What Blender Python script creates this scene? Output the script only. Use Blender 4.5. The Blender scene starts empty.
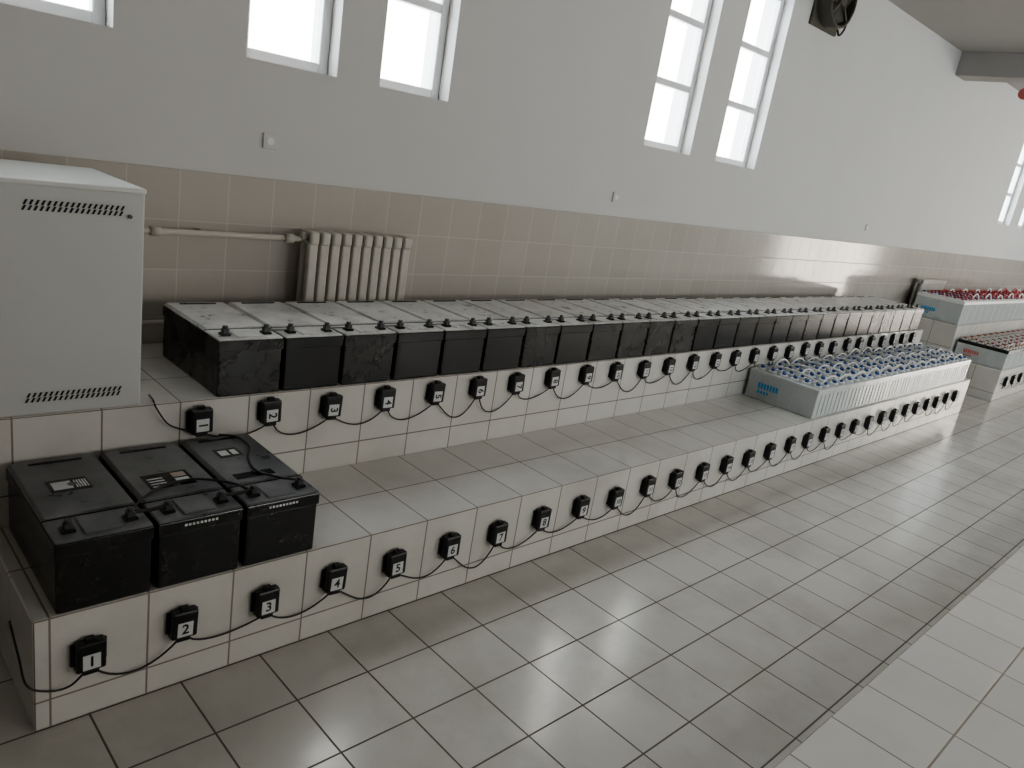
import bpy, bmesh, math, random
from mathutils import Matrix, Vector
random.seed(7)
scene=bpy.context.scene
COL=scene.collection

# ------------------------------------------------------------ materials
def new_mat(name):
    m=bpy.data.materials.new(name); m.use_nodes=True
    nt=m.node_tree; b=nt.nodes["Principled BSDF"]
    return m,nt,b
def plain(name,col,rough=.5,metal=0.0,var=.08,scale=30,bump=0.0,dust=None,dust_amt=.5,dscale=6,spec=.5,lo=.38,hi=.68,per_object=False):
    m,nt,b=new_mat(name)
    N=nt.nodes; L=nt.links
    geo=N.new("ShaderNodeNewGeometry")
    noise=N.new("ShaderNodeTexNoise"); noise.inputs["Scale"].default_value=scale; noise.inputs["Detail"].default_value=4
    L.new(geo.outputs["Position"],noise.inputs["Vector"])
    mix=N.new("ShaderNodeMix"); mix.data_type='RGBA'
    a=[max(0,c*(1-var)) for c in col]; c2=[min(1,c*(1+var)) for c in col]
    mix.inputs[6].default_value=(*a,1); mix.inputs[7].default_value=(*c2,1)
    L.new(noise.outputs["Fac"],mix.inputs[0])
    out=mix.outputs[2]
    if dust:
        n2=N.new("ShaderNodeTexNoise"); n2.inputs["Scale"].default_value=dscale; n2.inputs["Detail"].default_value=6
        n2.inputs["Roughness"].default_value=.65
        L.new(geo.outputs["Position"],n2.inputs["Vector"])
        r=N.new("ShaderNodeMapRange"); r.inputs[1].default_value=lo; r.inputs[2].default_value=hi
        r.inputs[3].default_value=0; r.inputs[4].default_value=dust_amt
        L.new(n2.outputs["Fac"],r.inputs[0])
        fac=r.outputs[0]
        if per_object:
            oi=N.new("ShaderNodeObjectInfo"); pw=N.new("ShaderNodeMath"); pw.operation='POWER'
            L.new(oi.outputs["Random"],pw.inputs[0]); pw.inputs[1].default_value=2.5
            mu=N.new("ShaderNodeMath"); mu.operation='MULTIPLY'; L.new(fac,mu.inputs[0]); L.new(pw.outputs[0],mu.inputs[1]); fac=mu.outputs[0]
        mm=N.new("ShaderNodeMix"); mm.data_type='RGBA'
        L.new(fac,mm.inputs[0]); L.new(out,mm.inputs[6]); mm.inputs[7].default_value=(*dust,1)
        out=mm.outputs[2]
        ad=N.new("ShaderNodeMath"); ad.operation='MULTIPLY_ADD'; L.new(fac,ad.inputs[0]); ad.inputs[1].default_value=.4; ad.inputs[2].default_value=rough
        L.new(ad.outputs[0],b.inputs["Roughness"])
    L.new(out,b.inputs["Base Color"])
    if not dust: b.inputs["Roughness"].default_value=rough
    b.inputs["Metallic"].default_value=metal
    b.inputs["Specular IOR Level"].default_value=spec
    return m

def tile(name,tw,th,ox,oy,oz,c1,c2,grout,gw=.006,rough=.15,bump=.4,thy=None,stain=(.2,.17,.13),stain_amt=.25,wav=.0015,spec=.5):
    """box-mapped glazed tiles: horizontal run = x (or y on end faces), rows = z (or y on tops)"""
    m,nt,b=new_mat(name); N=nt.nodes; L=nt.links
    geo=N.new("ShaderNodeNewGeometry")
    sp=N.new("ShaderNodeSeparateXYZ"); L.new(geo.outputs["Position"],sp.inputs[0])
    sn=N.new("ShaderNodeSeparateXYZ"); L.new(geo.outputs["True Normal"],sn.inputs[0])
    def M(op,a,bv=None):
        n=N.new("ShaderNodeMath"); n.operation=op
        for i,v in enumerate((a,bv)):
            if v is None: continue
            if isinstance(v,(int,float)): n.inputs[i].default_value=v
            else: L.new(v,n.inputs[i])
        return n.outputs[0]
    def lerp(f,a,c):
        n=N.new("ShaderNodeMix"); n.data_type='FLOAT'
        L.new(f,n.inputs[0]); L.new(a,n.inputs[2]); L.new(c,n.inputs[3]); return n.outputs[0]
    isx=M('GREATER_THAN',M('ABSOLUTE',sn.outputs[0]),.5)
    isz=M('GREATER_THAN',M('ABSOLUTE',sn.outputs[2]),.5)
    X=M('SUBTRACT',sp.outputs[0],ox); Y=M('SUBTRACT',sp.outputs[1],oy); Z=M('SUBTRACT',sp.outputs[2],oz)
    if thy: Yr=M('MULTIPLY',Y,th/thy)
    else: Yr=Y
    u=lerp(isx,X,Y); v=lerp(isz,Z,Yr)
    cb=N.new("ShaderNodeCombineXYZ"); L.new(u,cb.inputs[0]); L.new(v,cb.inputs[1])
    br=N.new("ShaderNodeTexBrick"); br.offset=0; br.squash=1
    br.inputs["Scale"].default_value=1; br.inputs["Brick Width"].default_value=tw; br.inputs["Row Height"].default_value=th
    br.inputs["Mortar Size"].default_value=gw/2; br.inputs["Mortar Smooth"].default_value=.15
    br.inputs["Color1"].default_value=(*c1,1); br.inputs["Color2"].default_value=(*c2,1); br.inputs["Mortar"].default_value=(*grout,1)
    L.new(cb.outputs[0],br.inputs["Vector"])
    n2=N.new("ShaderNodeTexNoise"); n2.inputs["Scale"].default_value=2.3; n2.inputs["Detail"].default_value=7; n2.inputs["Roughness"].default_value=.65
    L.new(geo.outputs["Position"],n2.inputs["Vector"])
    r=N.new("ShaderNodeMapRange"); r.inputs[1].default_value=.45; r.inputs[2].default_value=.75; r.inputs[4].default_value=stain_amt
    L.new(n2.outputs["Fac"],r.inputs[0])
    mm=N.new("ShaderNodeMix"); mm.data_type='RGBA'
    L.new(r.outputs[0],mm.inputs[0]); L.new(br.outputs["Color"],mm.inputs[6]); mm.inputs[7].default_value=(*stain,1)
    L.new(mm.outputs[2],b.inputs["Base Color"])
    b.inputs["Specular IOR Level"].default_value=spec
    rr=N.new("ShaderNodeMapRange"); rr.inputs[3].default_value=rough; rr.inputs[4].default_value=.8
    L.new(br.outputs["Fac"],rr.inputs[0])
    ra=M('ADD',rr.outputs[0],M('MULTIPLY',r.outputs[0],.35))
    L.new(ra,b.inputs["Roughness"])
    inv=M('SUBTRACT',1.0,br.outputs["Fac"])
    n3=N.new("ShaderNodeTexNoise"); n3.inputs["Scale"].default_value=9; n3.inputs["Detail"].default_value=1
    L.new(geo.outputs["Position"],n3.inputs["Vector"])
    h=M('ADD',M('MULTIPLY',inv,.0015),M('MULTIPLY',n3.outputs["Fac"],wav))
    bp=N.new("ShaderNodeBump"); bp.inputs["Strength"].default_value=bump; bp.inputs["Distance"].default_value=1.0
    L.new(h,bp.inputs["Height"]); L.new(bp.outputs["Normal"],b.inputs["Normal"])
    return m

M_plaster=plain("wall_plaster",(.64,.63,.62),.75,var=.03,scale=3)
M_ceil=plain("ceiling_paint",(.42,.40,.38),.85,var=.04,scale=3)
M_walltile=tile("wall_tile_beige",.20,.20,.02,0,1.40,(.48,.445,.40),(.51,.475,.43),(.56,.525,.48),.005,.10,.35,stain_amt=.08,wav=.001)
M_floor=tile("floor_tile",.25,.25,.05,.18,0,(.61,.59,.55),(.65,.63,.59),(.15,.13,.105),.0065,.15,.5,stain_amt=.30,wav=.0006,spec=.42)
M_step1=tile("step_tile_lower",.245,.25,.70,1.93,.09,(.67,.65,.615),(.71,.69,.655),(.25,.22,.19),.006,.12,.4,thy=.27,stain_amt=.22)
M_step2=tile("step_tile_upper",.245,.25,1.47,2.47,.44,(.67,.65,.615),(.71,.69,.655),(.25,.22,.19),.006,.12,.4,stain_amt=.22)
M_plinth=tile("plinth_tile",.29,.29,.05,.04,0,(.68,.67,.64),(.72,.71,.68),(.30,.26,.21),.007,.12,.4,stain_amt=.12)
M_white=plain("white_plastic",(.80,.80,.79),.4)
M_pvc=plain("window_pvc",(.78,.79,.80),.35,var=.02)
M_black=plain("black_case",(.008,.008,.009),.24,dust=(.14,.125,.105),dust_amt=.45,dscale=9,lo=.42,hi=.80,per_object=True)
M_blackc=plain("black_case_clean",(.009,.0095,.011),.22,dust=(.12,.11,.10),dust_amt=.18,dscale=14,lo=.5,hi=.75)
M_lid=plain("dusty_sheen_lid",(.44,.435,.43),.24,dust=(.74,.73,.71),dust_amt=.85,dscale=8,lo=.35,hi=.60)  # dust, plus the skylight sheen on the lids painted in as pale colour
M_lid_dark=plain("dark_lid",(.075,.078,.085),.26,dust=(.30,.30,.30),dust_amt=.6,dscale=6,lo=.32,hi=.66)
M_lead=plain("lead_terminal",(.10,.10,.105),.4,metal=.6)
M_wire=plain("black_cable",(.012,.012,.012),.45)
M_tag=plain("monitor_black",(.008,.008,.009),.32)
M_label=plain("label_white",(.66,.67,.67),.5,var=.02)
M_orange=plain("label_orange",(.45,.37,.31),.5)
M_cab=plain("cabinet_steel_paint",(.60,.605,.59),.42,var=.03,scale=4)
M_cabtop=plain("cabinet_top_lit",(.74,.75,.73),.35,var=.03,scale=4)  # cabinet paint lightened: the brightness of the top is put into its colour
M_slot=plain("vent_dark",(.01,.012,.014),.8)
M_rad=plain("radiator_paint",(.54,.51,.46),.45,var=.12)
M_pipe=plain("pipe_paint",(.50,.47,.42),.5)
M_fan=plain("fan_metal_dirty",(.06,.058,.045),.5,dust=(.16,.14,.10),dust_amt=.6)
M_blue=plain("cap_blue",(.03,.10,.34),.35)
M_red=plain("cap_red",(.40,.03,.03),.35)
M_bluel=plain("label_blue",(.08,.38,.66),.4)
M_redl=plain("label_red",(.60,.16,.15),.4)
M_yel=plain("cap_yellow",(.55,.50,.22),.4)
def clearmat(name,col):
    m,nt,b=new_mat(name)
    N=nt.nodes;L=nt.links
    geo=N.new("ShaderNodeNewGeometry"); n=N.new("ShaderNodeTexNoise"); n.inputs["Scale"].default_value=14
    L.new(geo.outputs["Position"],n.inputs["Vector"])
    mx=N.new("ShaderNodeMix"); mx.data_type='RGBA'
    mx.inputs[6].default_value=(*[c*.85 for c in col],1); mx.inputs[7].default_value=(*col,1)
    L.new(n.outputs["Fac"],mx.inputs[0]); L.new(mx.outputs[2],b.inputs["Base Color"])
    b.inputs["Roughness"].default_value=.12
    b.inputs["Transmission Weight"].default_value=.2; b.inputs["IOR"].default_value=1.45
    b.inputs["Coat Weight"].default_value=.4
    return m
M_clear=clearmat("translucent_san_case",(.74,.78,.78))
M_glass,nt,b=new_mat("window_glass")
nt.nodes.remove(b)
tr=nt.nodes.new("ShaderNodeBsdfTransparent"); tr.inputs[0].default_value=(.93,.97,.98,1)
gl=nt.nodes.new("ShaderNodeBsdfGlossy"); gl.inputs["Roughness"].default_value=.05
mx=nt.nodes.new("ShaderNodeMixShader"); mx.inputs[0].default_value=.06
nt.links.new(tr.outputs[0],mx.inputs[1]); nt.links.new(gl.outputs[0],mx.inputs[2])
nt.links.new(mx.outputs[0],nt.nodes["Material Output"].inputs[0])

# ------------------------------------------------------------ mesh builder
class MB:
    def __init__(s): s.bm=bmesh.new(); s.mats=[]
    def mi(s,m):
        if m not in s.mats: s.mats.append(m)
        return s.mats.index(m)
    def _merge(s,t,m,mat=None):
        if mat is not None: bmesh.ops.transform(t,matrix=mat,verts=t.verts)
        k=s.mi(m); vm={}
        for v in t.verts: vm[v]=s.bm.verts.new(v.co)
        for f in t.faces:
            try: nf=s.bm.faces.new([vm[v] for v in f.verts])
            except ValueError: continue
            nf.material_index=k; nf.smooth=f.smooth
        t.free()
    def box(s,x0,x1,y0,y1,z0,z1,m,bev=0,seg=1,mat=None):
        t=bmesh.new(); bmesh.ops.create_cube(t,size=1)
        for v in t.verts:
            v.co=Vector(((x0+x1)/2+v.co.x*(x1-x0),(y0+y1)/2+v.co.y*(y1-y0),(z0+z1)/2+v.co.z*(z1-z0)))
        if bev>0: bmesh.ops.bevel(t,geom=t.edges[:],offset=bev,segments=seg,affect='EDGES',profile=.5)
        s._merge(t,m,mat)
    def cyl(s,c,r,h,m,axis='Z',seg=14,r2=None,mat=None,caps=True):
        t=bmesh.new(); bmesh.ops.create_cone(t,cap_ends=caps,segments=seg,radius1=r,radius2=r if r2 is None else r2,depth=h)
        for f in t.faces: f.smooth=len(f.verts)==4
        R=Matrix.Identity(4)
        if axis=='Y': R=Matrix.Rotation(math.pi/2,4,'X')
        if axis=='X': R=Matrix.Rotation(math.pi/2,4,'Y')
        bmesh.ops.transform(t,matrix=Matrix.Translation(c)@R,verts=t.verts)
        s._merge(t,m,mat)
    def quad(s,pts,m):
        k=s.mi(m); f=s.bm.faces.new([s.bm.verts.new(p) for p in pts]); f.material_index=k
    def tube(s,pts,r,m,seg=6):
        k=s.mi(m); rings=[]
        for i,p in enumerate(pts):
            p=Vector(p); a=Vector(pts[max(i-1,0)]); c=Vector(pts[min(i+1,len(pts)-1)])
            d=(c-a).normalized(); up=Vector((0,0,1)) if abs(d.z)<.9 else Vector((0,1,0))
            s1=d.cross(up).normalized(); s2=d.cross(s1)
            rings.append([s.bm.verts.new(p+r*(math.cos(2*math.pi*j/seg)*s1+math.sin(2*math.pi*j/seg)*s2)) for j in range(seg)])
        for a,c in zip(rings,rings[1:]):
            for j in range(seg):
                f=s.bm.faces.new([a[j],a[(j+1)%seg],c[(j+1)%seg],c[j]]); f.material_index=k; f.smooth=True
        for rg in (rings[0],rings[-1]):
            f=s.bm.faces.new(rg); f.material_index=k
    def mesh(s,name):
        bmesh.ops.recalc_face_normals(s.bm,faces=s.bm.faces)
        me=bpy.data.meshes.new(name); s.bm.to_mesh(me); s.bm.free()
        for m in s.mats: me.materials.append(m)
        return me
    def obj(s,name,loc=(0,0,0),parent=None):
        o=bpy.data.objects.new(name,s.mesh(name)); o.location=loc; COL.objects.link(o)
        if parent: o.parent=parent
        return o
def empty(name,loc=(0,0,0)):
    e=bpy.data.objects.new(name,None); e.location=loc; e.empty_display_size=.1; COL.objects.link(e); return e
def smooth_path(pts,n=6):
    P=[Vector(p) for p in pts]; P=[P[0]*2-P[1]]+P+[P[-1]*2-P[-2]]; out=[]
    for i in range(1,len(P)-2):
        for k in range(n):
            t=k/n; a,b_,c,d=P[i-1],P[i],P[i+1],P[i+2]
            out.append(tuple(.5*((2*b_)+(c-a)*t+(2*a-5*b_+4*c-d)*t*t+(3*b_-a-3*c+d)*t**3)))
    out.append(tuple(P[-2])); return out

# ------------------------------------------------------------ room shell
XL,XR,YF,YB,ZC=-3.0,15.5,-4.5,3.18,3.43
def wall(name,axis,pos,a0,a1,z0,z1,openings,thick,outdir,mat):
    mb=MB()
    A=sorted(set([a0,a1]+[o[0] for o in openings]+[o[1] for o in openings]))
    Z=sorted(set([z0,z1]+[o[2] for o in openings]+[o[3] for o in openings]))
    def P(a,z,d):
        return (a,pos+outdir*d,z) if axis=='y' else (pos+outdir*d,a,z)
    for i in range(len(A)-1):
        for j in range(len(Z)-1):
            ca=(A[i]+A[i+1])/2; cz=(Z[j]+Z[j+1])/2
            if any(o[0]<ca<o[1] and o[2]<cz<o[3] for o in openings): continue
            for d in (0,thick):
                mb.quad([P(A[i],Z[j],d),P(A[i+1],Z[j],d),P(A[i+1],Z[j+1],d),P(A[i],Z[j+1],d)],mat)
    for (a,b_,c,d_) in openings:
        mb.quad([P(a,c,0),P(a,d_,0),P(a,d_,thick),P(a,c,thick)],mat)
        mb.quad([P(b_,c,0),P(b_,d_,0),P(b_,d_,thick),P(b_,c,thick)],mat)
        mb.quad([P(a,c,0),P(b_,c,0),P(b_,c,thick),P(a,c,thick)],mat)
        mb.quad([P(a,d_,0),P(b_,d_,0),P(b_,d_,thick),P(a,d_,thick)],mat)
    for (p,q) in ((a0,a0),(a1,a1)):
        mb.quad([P(p,z0,0),P(p,z1,0),P(p,z1,thick),P(p,z0,thick)],mat)
    return mb.obj(name)
ZW0,ZW1=1.865,3.09
back_w=[(.50,.97),(1.465,1.88),(2.105,2.51),(4.13,4.66),(4.99,5.55),(12.25,12.85),(13.3,13.9)]
front_w=[(3.4,5.0),(6.6,8.2),(9.8,11.4),(12.6,14.2)]
wall("wall_back",'y',YB,XL,XR,0,ZC,[(a,b_,ZW0,ZW1) for a,b_ in back_w],.24,1,M_plaster)
wall("wall_front",'y',YF,XL,XR,0,ZC,[(a,b_,1.2,2.9) for a,b_ in front_w],.24,-1,M_plaster)
wall("wall_left",'x',XL,YF,YB,0,ZC,[],.24,-1,M_plaster)
wall("wall_right",'x',XR,YF,YB,0,ZC,[(-1.6,.4,0,2.5)],.24,1,M_plaster)
mb=MB(); mb.box(XL-.24,XR+.24,YF-.24,YB+.24,-.1,0,M_floor); mb.obj("floor")
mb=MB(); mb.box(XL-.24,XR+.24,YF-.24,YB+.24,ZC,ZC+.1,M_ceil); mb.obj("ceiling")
mb=MB(); mb.box(XL,XR,YB-.012,YB,0,1.40,M_walltile,.002); mb.obj("trim_1")
mb=MB(); mb.box(XR-.012,XR,.4,YB-.012,0,1.40,M_walltile,.002); mb.obj("trim_2")
mb=MB(); mb.box(9.07,9.37,YF,YB,3.20,ZC,M_ceil,.004); mb.obj("ceiling_beam")

def window(idx,axis,pos,a0,a1,z0,z1,out,setb=.08,trans=(),mull=()):
    mb=MB(); fw=.045; ft=.05
    def bx(a,b_,c,d_,m,dep=ft,off=0):
        lo=pos+out*(setb+off); hi=pos+out*(setb+off+dep); lo,hi=min(lo,hi),max(lo,hi)
        if axis=='y': mb.box(a,b_,lo,hi,c,d_,m,.004 if m is M_pvc else 0)
        else: mb.box(lo,hi,a,b_,c,d_,m,.004 if m is M_pvc else 0)
    bx(a0,a0+fw,z0,z1,M_pvc); bx(a1-fw,a1,z0,z1,M_pvc)
    bx(a0+fw,a1-fw,z0,z0+fw,M_pvc); bx(a0+fw,a1-fw,z1-fw,z1,M_pvc)
    for t in trans: bx(a0+fw,a1-fw,t-.022,t+.022,M_pvc)
    for t in mull: bx(t-.025,t+.025,z0+fw,z1-fw,M_pvc)
    bx(a0+fw,a1-fw,z0+fw,z1-fw,M_glass,.004,.03)
    mb.obj(f"window_{idx}" if idx>0 else "door_1")
k=1
for a,b_ in back_w:
    window(k,'y',YB,a,b_,ZW0,ZW1,1,.08,(2.28,2.68)); k+=1
for a,b_ in front_w:
    window(k,'y',YF,a,b_,1.2,2.9,-1,.08,(2.3,),((a+b_)/2,)); k+=1
window(0,'x',XR,-1.6,.4,0,2.5,1,.08,(2.0,),(-.6,))

def portal(name,loc,rot,sx,sy):
    l=bpy.data.lights.new(name,'AREA'); l.shape='RECTANGLE'; l.size=sx; l.size_y=sy
    l.cycles.is_portal=True
    o=bpy.data.objects.new(name,l); o.location=loc; o.rotation_euler=rot; COL.objects.link(o)
zc=(ZW0+ZW1)/2
for a,b_ in back_w: portal("daylight_portal",((a+b_)/2,YB+.2,zc),(-math.pi/2,0,0),b_-a,ZW1-ZW0)
for a,b_ in front_w: portal("daylight_portal",((a+b_)/2,YF-.2,2.05),(math.pi/2,0,0),b_-a,1.7)
portal("daylight_portal",(XR+.2,-.6,1.25),(math.pi/2,0,math.pi/2),2.0,2.5)

# ------------------------------------------------------------ platforms
def platform(x0,x1,x0u):
    e=empty("tiled_battery_platform",(x0,1.93,0))
    inv=Matrix.Translation((-x0,-1.93,0))
    for nm,b in (("lower_tier",(x0,x1,1.93,2.47,0,.34,M_step1)),("upper_tier",(x0u,x1,2.47,YB-.012,0,.69,M_step2))):
        mb=MB(); mb.box(*b[:6],b[6],.004); o=mb.obj(nm,parent=e); o.matrix_parent_inverse=inv
platform(.417,8.25,.10)
platform(9.32,14.2,9.32)
mb=MB(); mb.box(1.3,9.2,-.6,.62,0,.10,M_plinth,.004); mb.obj("tiled_plinth")

# ------------------------------------------------------------ batteries
def black_battery(lid,w=.243,d=.52,h=.215,label=0,pl=M_black):
    mb=MB(); x0,x1=-w/2,w/2
    mb.box(x0+.004,x1-.004,.004,d-.004,0,h-.045,pl,.006,2)
    mb.box(x0,x1,0,d,h-.050,h-.010,pl,.004,2)
    mb.box(x0+.003,x1-.003,.003,d-.003,h-.012,h-.004,lid,.003)
    mb.box(x0+.007,x1-.007,.133,d-.010,h-.006,h+.003,lid,.004)
    mb.box(x0+.075,x1-.075,.015,.115,h-.006,h+.001,lid,.003)
    mb.box(x0+.05,x1-.05,d-.045,d-.035,h+.001,h+.007,pl,.002)
    mb.box(x0+.001,x1-.001,.127,.130,h-.006,h-.002,pl)
    for sx in (-1,1):
        cx=sx*(w/2-.045)
        mb.box(cx-.017,cx+.017,.040,.076,h-.006,h+.004,pl,.003)
        mb.box(cx-.011,cx+.011,.046,.068,h+.003,h+.020,M_lead,.002)
        mb.cyl((cx,.057,h+.024),.0095,.012,M_lead,seg=6)
    for i in range(3):
        mb.cyl((0,.20+.11*i,h+.003),.012,.004,lid,seg=12)
    if label==1:
        mb.box(-.06,.045,.27,.35,h+.002,h+.0038,M_blackc)
        mb.box(-.050,.0,.285,.335,h+.0038,h+.0046,M_label)
        for i in range(5): mb.box(.008+i*.007,.012+i*.007,.285,.335,h+.0038,h+.0046,M_label)
    if label==2:
        mb.box(-.075,.06,.19,.29,h+.002,h+.0036,M_blackc)
        mb.box(.01,.05,.25,.28,h+.0036,h+.0044,M_orange)
        mb.box(.01,.05,.215,.24,h+.0036,h+.0044,M_label)
        for i in range(4): mb.box(-.065,-.02,.20+i*.018,.206+i*.018,h+.0036,h+.0044,M_label)
    if label==3:
        mb.box(-.08,.05,.16,.20,h+.002,h+.0036,M_blackc)
        mb.box(-.06,.02,.33,.40,h+.002,h+.0036,M_blackc)
        mb.box(-.05,-.02,.345,.385,h+.0036,h+.0044,M_label)
        mb.box(-.01,.01,.345,.385,h+.0036,h+.0044,M_label)
    if label>=2:
        for i in range(9): mb.box(-.05+i*.011,-.043+i*.011,-.0008,.001,h-.030,h-.023,M_label)
    return mb
def place(me,name,locs):
    for l in locs:
        o=bpy.data.objects.new(name,me); o.location=l; COL.objects.link(o)
me_up=black_battery(M_lid).mesh("black_battery_mesh")
N_UP=28
place(me_up,"lead_acid_battery",[(1.10+.25*i+.1235,2.472,.69) for i in range(N_UP)])
for i in range(3):
    place(black_battery(M_lid_dark,label=i+1,pl=M_blackc).mesh("black_battery_dark_mesh"),"lead_acid_battery",[(.465+.253*i+.1235,1.93,.34)])

def arc(p,q,h,n=10):
    p=Vector(p);q=Vector(q)
    return [tuple(p.lerp(q,t/n)+Vector((0,0,h*4*(t/n)*(1-t/n)))) for t in range(n+1)]
mb=MB()
for i in range(N_UP-1):
    xa=1.10+.25*i+.1235+.0765; xb=xa+.25-.153
    mb.box(xa,xb,2.524,2.534,.911,.914,M_lead,.001)
mb.obj("terminal_link_strap")
mb=MB()
for i in range(2):
    xa=.465+.253*i+.1235+.0765; xb=xa+.253-.153
    mb.tube(arc((xa,1.987,.573),(xb,1.987,.573),-.006,8),.0055,M_wire)
mb.tube(smooth_path([(1.170,1.987,.573),(1.13,2.04,.567),(1.09,2.12,.565),(1.11,2.22,.565),(1.155,2.31,.565),(1.15,2.40,.565),(1.10,2.43,.568)]),.004,M_wire)
mb.tube(smooth_path([(.665,1.987,.573),(.73,2.07,.566),(.80,2.12,.565),(.90,2.13,.565),(.98,2.06,.567),(1.0,1.99,.574)]),.004,M_wire)
mb.obj("terminal_lead")

def flooded(cap,label,body=M_clear,w=.245,d=.50,h=.20,lidm=None,mixcap=None,link=M_white):
    mb=MB(); x0,x1=-w/2,w/2
    mb.box(x0,x1,0,d,0,h-.03,body,.006,2)
    mb.box(x0-.002,x1+.002,-.002,d+.002,h-.035,h,lidm or body,.005,2)
    for i in range(1,4):
        xx=x0+w*i/4; mb.box(xx-.003,xx+.003,-.004,.002,.01,h-.04,body,.001)
    for i in range(1,6):
        yy=d*i/6; mb.box(x0-.004,x0+.001,yy-.003,yy+.003,.01,h-.04,body,.001)
    for i in range(7):
        mb.box(x0-.0055,x0-.003,.27+i*.022,.285+i*.022,.085,.125,label)
    for i in range(4):
        mb.box(x0-.0055,x0-.003,.33+i*.022,.345+i*.022,.05,.07,label)
    for i in range(6):
        yy=.045+i*.082
        for j,xx in enumerate((-.052,.052)):
            mb.cyl((xx,yy,h+.006),.027,.012,M_white,seg=12)
            mb.cyl((xx,yy,h+.020),.014,.018,(mixcap if mixcap and (i+j)%2 else cap),seg=12,r2=.011)
        mb.cyl((0,yy+.03,h+.012),.008,.024,M_lead,seg=8)
    mb.tube(arc((0,.075,h+.02),(0,.44,h+.02),.03,8),.006,link)
    return mb.mesh("flooded_battery_mesh")
place(flooded(M_blue,M_bluel),"translucent_flooded_battery",[(4.86+.25*i+.1235,1.945,.34) for i in range(13)])
place(flooded(M_red,M_bluel,h=.26,lidm=M_white,mixcap=M_blue,link=M_red),"translucent_flooded_battery",[(9.42+.25*i+.1235,2.50,.69) for i in range(18)])
place(flooded(M_yel,M_redl,h=.21,lidm=M_black,mixcap=M_red,link=M_white),"translucent_flooded_battery",[(9.42+.25*i+.1235,1.945,.34) for i in range(18)])
mb=MB()
for i in range(12):
    for yy in (1.99,2.16,2.35):
        xa=4.86+.25*i+.1235
        mb.tube(arc((xa,yy,.555),(xa+.25,yy,.555),random.uniform(.04,.07),8),.006,M_white)
mb.obj("link_hoses")
mb=MB()
for i in range(17):
    xa=9.42+.25*i+.1235
    for yy in (2.54,2.80): mb.tube(arc((xa,yy,.965),(xa+.25,yy,.965),random.uniform(.04,.08),8),.008,M_red if i%2==0 else M_white)
    mb.tube(arc((xa,1.99,.57),(xa+.25,1.99,.57),random.uniform(.03,.06),8),.006,M_red if i%2 else M_white)
mb.obj("link_hoses")

# ------------------------------------------------------------ numbered monitors + sensor cables
def textmesh(s,size):
    c=bpy.data.curves.new("t",'FONT'); c.body=s; c.size=size; c.align_x='CENTER'; c.align_y='CENTER'; c.offset=.0009
    o=bpy.data.objects.new("t",c); COL.objects.link(o)
    bpy.context.view_layer.update()
    me=bpy.data.meshes.new_from_object(o.evaluated_get(bpy.context.evaluated_depsgraph_get()))
    bpy.data.objects.remove(o); return me
def monitor(n,x,y,z,rot):
    mb=MB(); w,h,d=.074,.088,.034
    mb.box(-w/2,w/2,-d,-.002,-h/2,h/2,M_tag,.006,2)
    mb.box(-w/2-.008,w/2+.008,-.008,0,-h/2+.01,h/2-.01,M_tag,.002)
    mb.box(-.02,.02,-d+.004,-.006,-h/2-.012,-h/2+.002,M_tag,.002)
    mb.box(-.012,.012,-d+.006,-.008,h/2-.002,h/2+.01,M_tag,.002)
    mb.box(-.022,.022,-d-.001,-d+.001,-.036,.010,M_label)
    me=textmesh(str(n),.044 if n<10 else .032)
    t=bmesh.new(); t.from_mesh(me)
    R=Matrix.Translation((0,-d-.0016,-.013))@Matrix.Rotation(math.pi/2,4,'X')
    if rot: R=R@Matrix.Rotation(-math.pi/2,4,'Z')
    mb._merge(t,M_tag,R)
    o=mb.obj("battery_monitor",(x,y,z)); o.rotation_euler=(0,random.uniform(-.05,.05),0); return o
def sag(p,q,s,n=12):
    p=Vector(p);q=Vector(q); k=random.uniform(.75,1.35); pts=[]
    for i in range(n+1):
        t=i/n; u=t**k
        pts.append(tuple(p.lerp(q,t)+Vector((0,.006*math.sin(math.pi*t),-s*4*u*(1-u)))))
    return pts
def row(n,x0,pitch,y,z,rot):
    c=MB()
    pts=[]
    for i in range(n):
        x=x0+pitch*i+random.uniform(-.008,.008); zz=z+random.uniform(-.008,.008)
        monitor(i+1,x,y,zz,rot); pts.append((x,zz))
    for (xa,za),(xb,zb) in zip(pts,pts[1:]):
        c.tube(sag((xa+.012,y-.018,za-.052),(xb-.012,y-.018,zb-.052),random.uniform(.03,.085)),.003,M_wire)
    xa,za=pts[0]
    if rot: c.tube(smooth_path([(xa-.01,y-.018,za-.05),(xa-.05,y-.02,za-.03),(xa-.11,y-.02,za+.0),(xa-.15,y-.02,za+.06),(xa-.16,y-.012,.71),(xa-.14,y+.08,.695)]),.003,M_wire)
    else: c.tube(smooth_path([(xa-.01,y-.018,za-.05),(xa-.05,y-.02,za-.08),(xa-.10,y-.02,za-.075),(xa-.15,y-.03,za-.03),(xa-.15,y+.05,za+.0),(xa-.14,y+.2,za+.02)]),.003,M_wire)
    c.obj("sensor_cable")
row(30,.54,.252,1.93,.215,False)
row(28,1.05,.2555,2.47,.625,True)
row(12,9.6,.3,1.93,.215,False)

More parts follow.
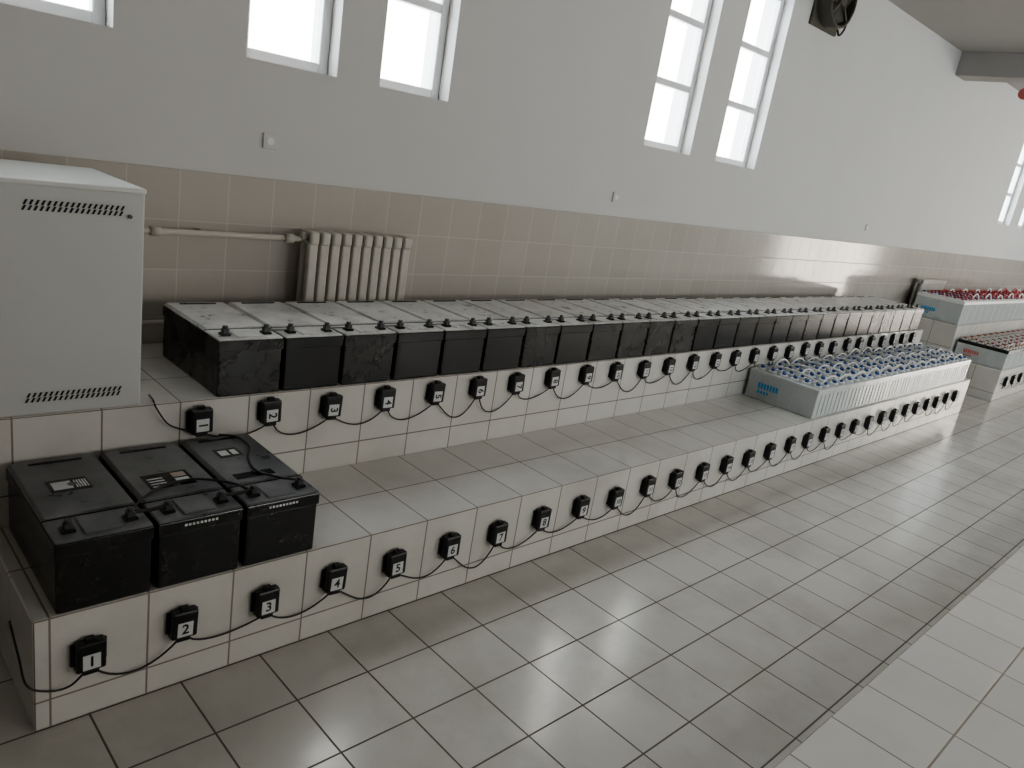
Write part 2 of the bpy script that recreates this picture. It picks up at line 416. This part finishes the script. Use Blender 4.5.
# ------------------------------------------------------------ steel cabinet
mb=MB(); cx0,cx1,cy0,cy1,cz0,cz1=.13,.852,2.475,3.0,.69,1.385
mb.box(cx0,cx1,cy0,cy1,cz0,cz1-.012,M_cab,.006,2)
mb.box(cx0-.003,cx1+.003,cy0-.003,cy1+.003,cz1-.016,cz1,M_cabtop,.004,2)
for zb in (1.300,.732):
    for r_ in range(2):
        for i in range(18):
            x=.525+i*.0148+r_*.004; z=zb+r_*.016
            sh=.007
            mb.quad([(x,cy0-.0012,z),(x+.0065,cy0-.0012,z),(x+.0065+sh,cy0-.0012,z+.014),(x+sh,cy0-.0012,z+.014)],M_slot)
mb.cyl((.808,cy0-.004,1.300),.006,.008,M_lead,axis='Y')
mb.obj("steel_cabinet")

# ------------------------------------------------------------ radiators + pipes
def radiator(x0,n,z0,z1,p=.0575):
    mb=MB(); yb=YB-.012-.035
    for i in range(n):
        c=x0+p*(i+.5)
        for yy in (yb-.02,yb-.075):
            mb.box(c-.0225,c+.0225,yy-.016,yy+.016,z0+.02,z1-.02,M_rad,.008,2)
        for zz in (z0+.035,z1-.035):
            mb.box(c-.0225,c+.0225,yb-.10,yb,zz-.030,zz+.030,M_rad,.012,3)
            mb.cyl((c,yb-.05,zz),.018,p+.002,M_rad,axis='X')
    for zz in (z0+.035,z1-.035):
        mb.cyl((x0-.008,yb-.05,zz),.018,.02,M_rad,axis='X'); mb.cyl((x0+p*n+.008,yb-.05,zz),.018,.02,M_rad,axis='X')
    for zz in (z0+.12,z1-.12):
        mb.box(x0+.1,x0+.12,yb-.03,YB-.012,zz-.01,zz+.01,M_rad); mb.box(x0+p*n-.12,x0+p*n-.1,yb-.03,YB-.012,zz-.01,zz+.01,M_rad)
    return mb.obj("cast_iron_radiator")
radiator(1.735,10,.69,1.21,.056)
radiator(9.62,14,.69,1.09)
mb=MB()
ypp=YB-.097
mb.tube([(-1.2,ypp,1.165),(1.715,ypp,1.165)],.012,M_pipe,10)
mb.tube([(-1.2,ypp,.80),(1.56,ypp,.80),(1.66,ypp,.74),(1.715,ypp,.725)],.012,M_pipe,10)
mb.cyl((1.10,ypp,1.165),.018,.04,M_pipe,axis='X'); mb.cyl((1.66,ypp,1.165),.020,.04,M_pipe,axis='X')
for x in (-.6,1.3): mb.box(x-.01,x+.01,ypp,YB-.012,1.155,1.175,M_pipe)
mb.obj("heating_pipe")

# ------------------------------------------------------------ exhaust fan: square mounting plate, round duct ring, blades
mb=MB(); fx0,fx1,fz0,fz1=5.82,6.26,2.97,3.41; yc=YB
fcx,fcz=(fx0+fx1)/2,(fz0+fz1)/2; nseg=32
mb.box(fx0,fx1,yc-.02,yc,fz0,fz1,M_fan,.003)
mb.cyl((fcx,yc-.022,fcz),.185,.006,M_slot,axis='Y',seg=32)
mb.cyl((fcx,yc-.07,fcz),.200,.11,M_fan,axis='Y',seg=32,caps=False)
mb.cyl((fcx,yc-.07,fcz),.188,.11,M_fan,axis='Y',seg=32,caps=False)
ring=[(fcx+.194*math.cos(2*math.pi*i/nseg),yc-.125,fcz+.194*math.sin(2*math.pi*i/nseg)) for i in range(nseg+1)]
mb.tube(ring,.011,M_fan,8)
for i in range(6):
    a=i*math.pi/3
    T=Matrix.Translation((fcx,yc-.08,fcz))@Matrix.Rotation(a,4,'Y')@Matrix.Rotation(.5,4,'X')
    mb.box(.04,.175,-.003,.003,-.042,.042,M_fan,.001,mat=T)
for a in (0,math.pi/2):
    T=Matrix.Translation((fcx,yc-.118,fcz))@Matrix.Rotation(a+.78,4,'Y'); mb.box(-.19,.19,-.004,.004,-.008,.008,M_fan,mat=T)
mb.cyl((fcx,yc-.09,fcz),.048,.08,M_fan,axis='Y')
mb.tube(smooth_path([(fx1-.02,yc-.02,fz0+.2),(fx1+.05,yc-.05,fz0+.14),(fx1+.09,yc-.03,fz0+.07),(fx1+.05,yc-.02,fz0+.02),(fx1+.02,yc-.01,fz0+.06)]),.008,M_wire)
mb.obj("exhaust_fan")

# ------------------------------------------------------------ small wall fittings
for (x,z) in ((1.59,1.555),(3.95,1.52),(7.95,1.56)):
    mb=MB(); mb.box(x-.032,x+.032,YB-.008,YB,z-.032,z+.032,M_plaster,.003,2); mb.cyl((x,YB-.009,z),.016,.004,M_pvc,axis='Y')
    mb.obj("wall_socket")
mb=MB(); mb.cyl((9.10,2.50,3.06),.055,.03,M_redl,axis='X',seg=20); mb.cyl((9.12,2.50,3.06),.03,.08,M_redl,axis='X'); mb.box(9.11,9.14,2.49,2.51,3.06,3.2,M_fan); mb.obj("alarm_bell")

# ------------------------------------------------------------ world & camera
w=bpy.data.worlds.new("overcast_sky"); scene.world=w; w.use_nodes=True
N=w.node_tree.nodes; L=w.node_tree.links
bg=N["Background"]; bg.inputs[1].default_value=12.5
tc=N.new("ShaderNodeTexCoord"); sp=N.new("ShaderNodeSeparateXYZ"); L.new(tc.outputs["Generated"],sp.inputs[0])
mr=N.new("ShaderNodeMapRange"); mr.inputs[1].default_value=-.2; mr.inputs[2].default_value=.85; L.new(sp.outputs[0],mr.inputs[0])
mx=N.new("ShaderNodeMix"); mx.data_type='RGBA'; mx.inputs[6].default_value=(.92,.96,1.0,1); mx.inputs[7].default_value=(1.0,.84,.72,1)
L.new(mr.outputs[0],mx.inputs[0]); L.new(mx.outputs[2],bg.inputs[0])
try: scene.view_settings.look='AgX - Medium High Contrast'
except Exception as ex: print("look",ex)
cd=bpy.data.cameras.new("camera"); cd.sensor_width=36; cd.lens=765/1024*36; cd.clip_start=.05
co=bpy.data.objects.new("camera",cd); COL.objects.link(co)
r=Vector((.7181,-.6775,.1593)); dn=Vector((-.0831,-.3107,-.9469)); fw=Vector((.6910,.6667,-.2794))
Mx=Matrix((( r.x,-dn.x,-fw.x,0),(r.y,-dn.y,-fw.y,0),(r.z,-dn.z,-fw.z,1.65),(0,0,0,1)))
co.matrix_world=Mx
scene.camera=co
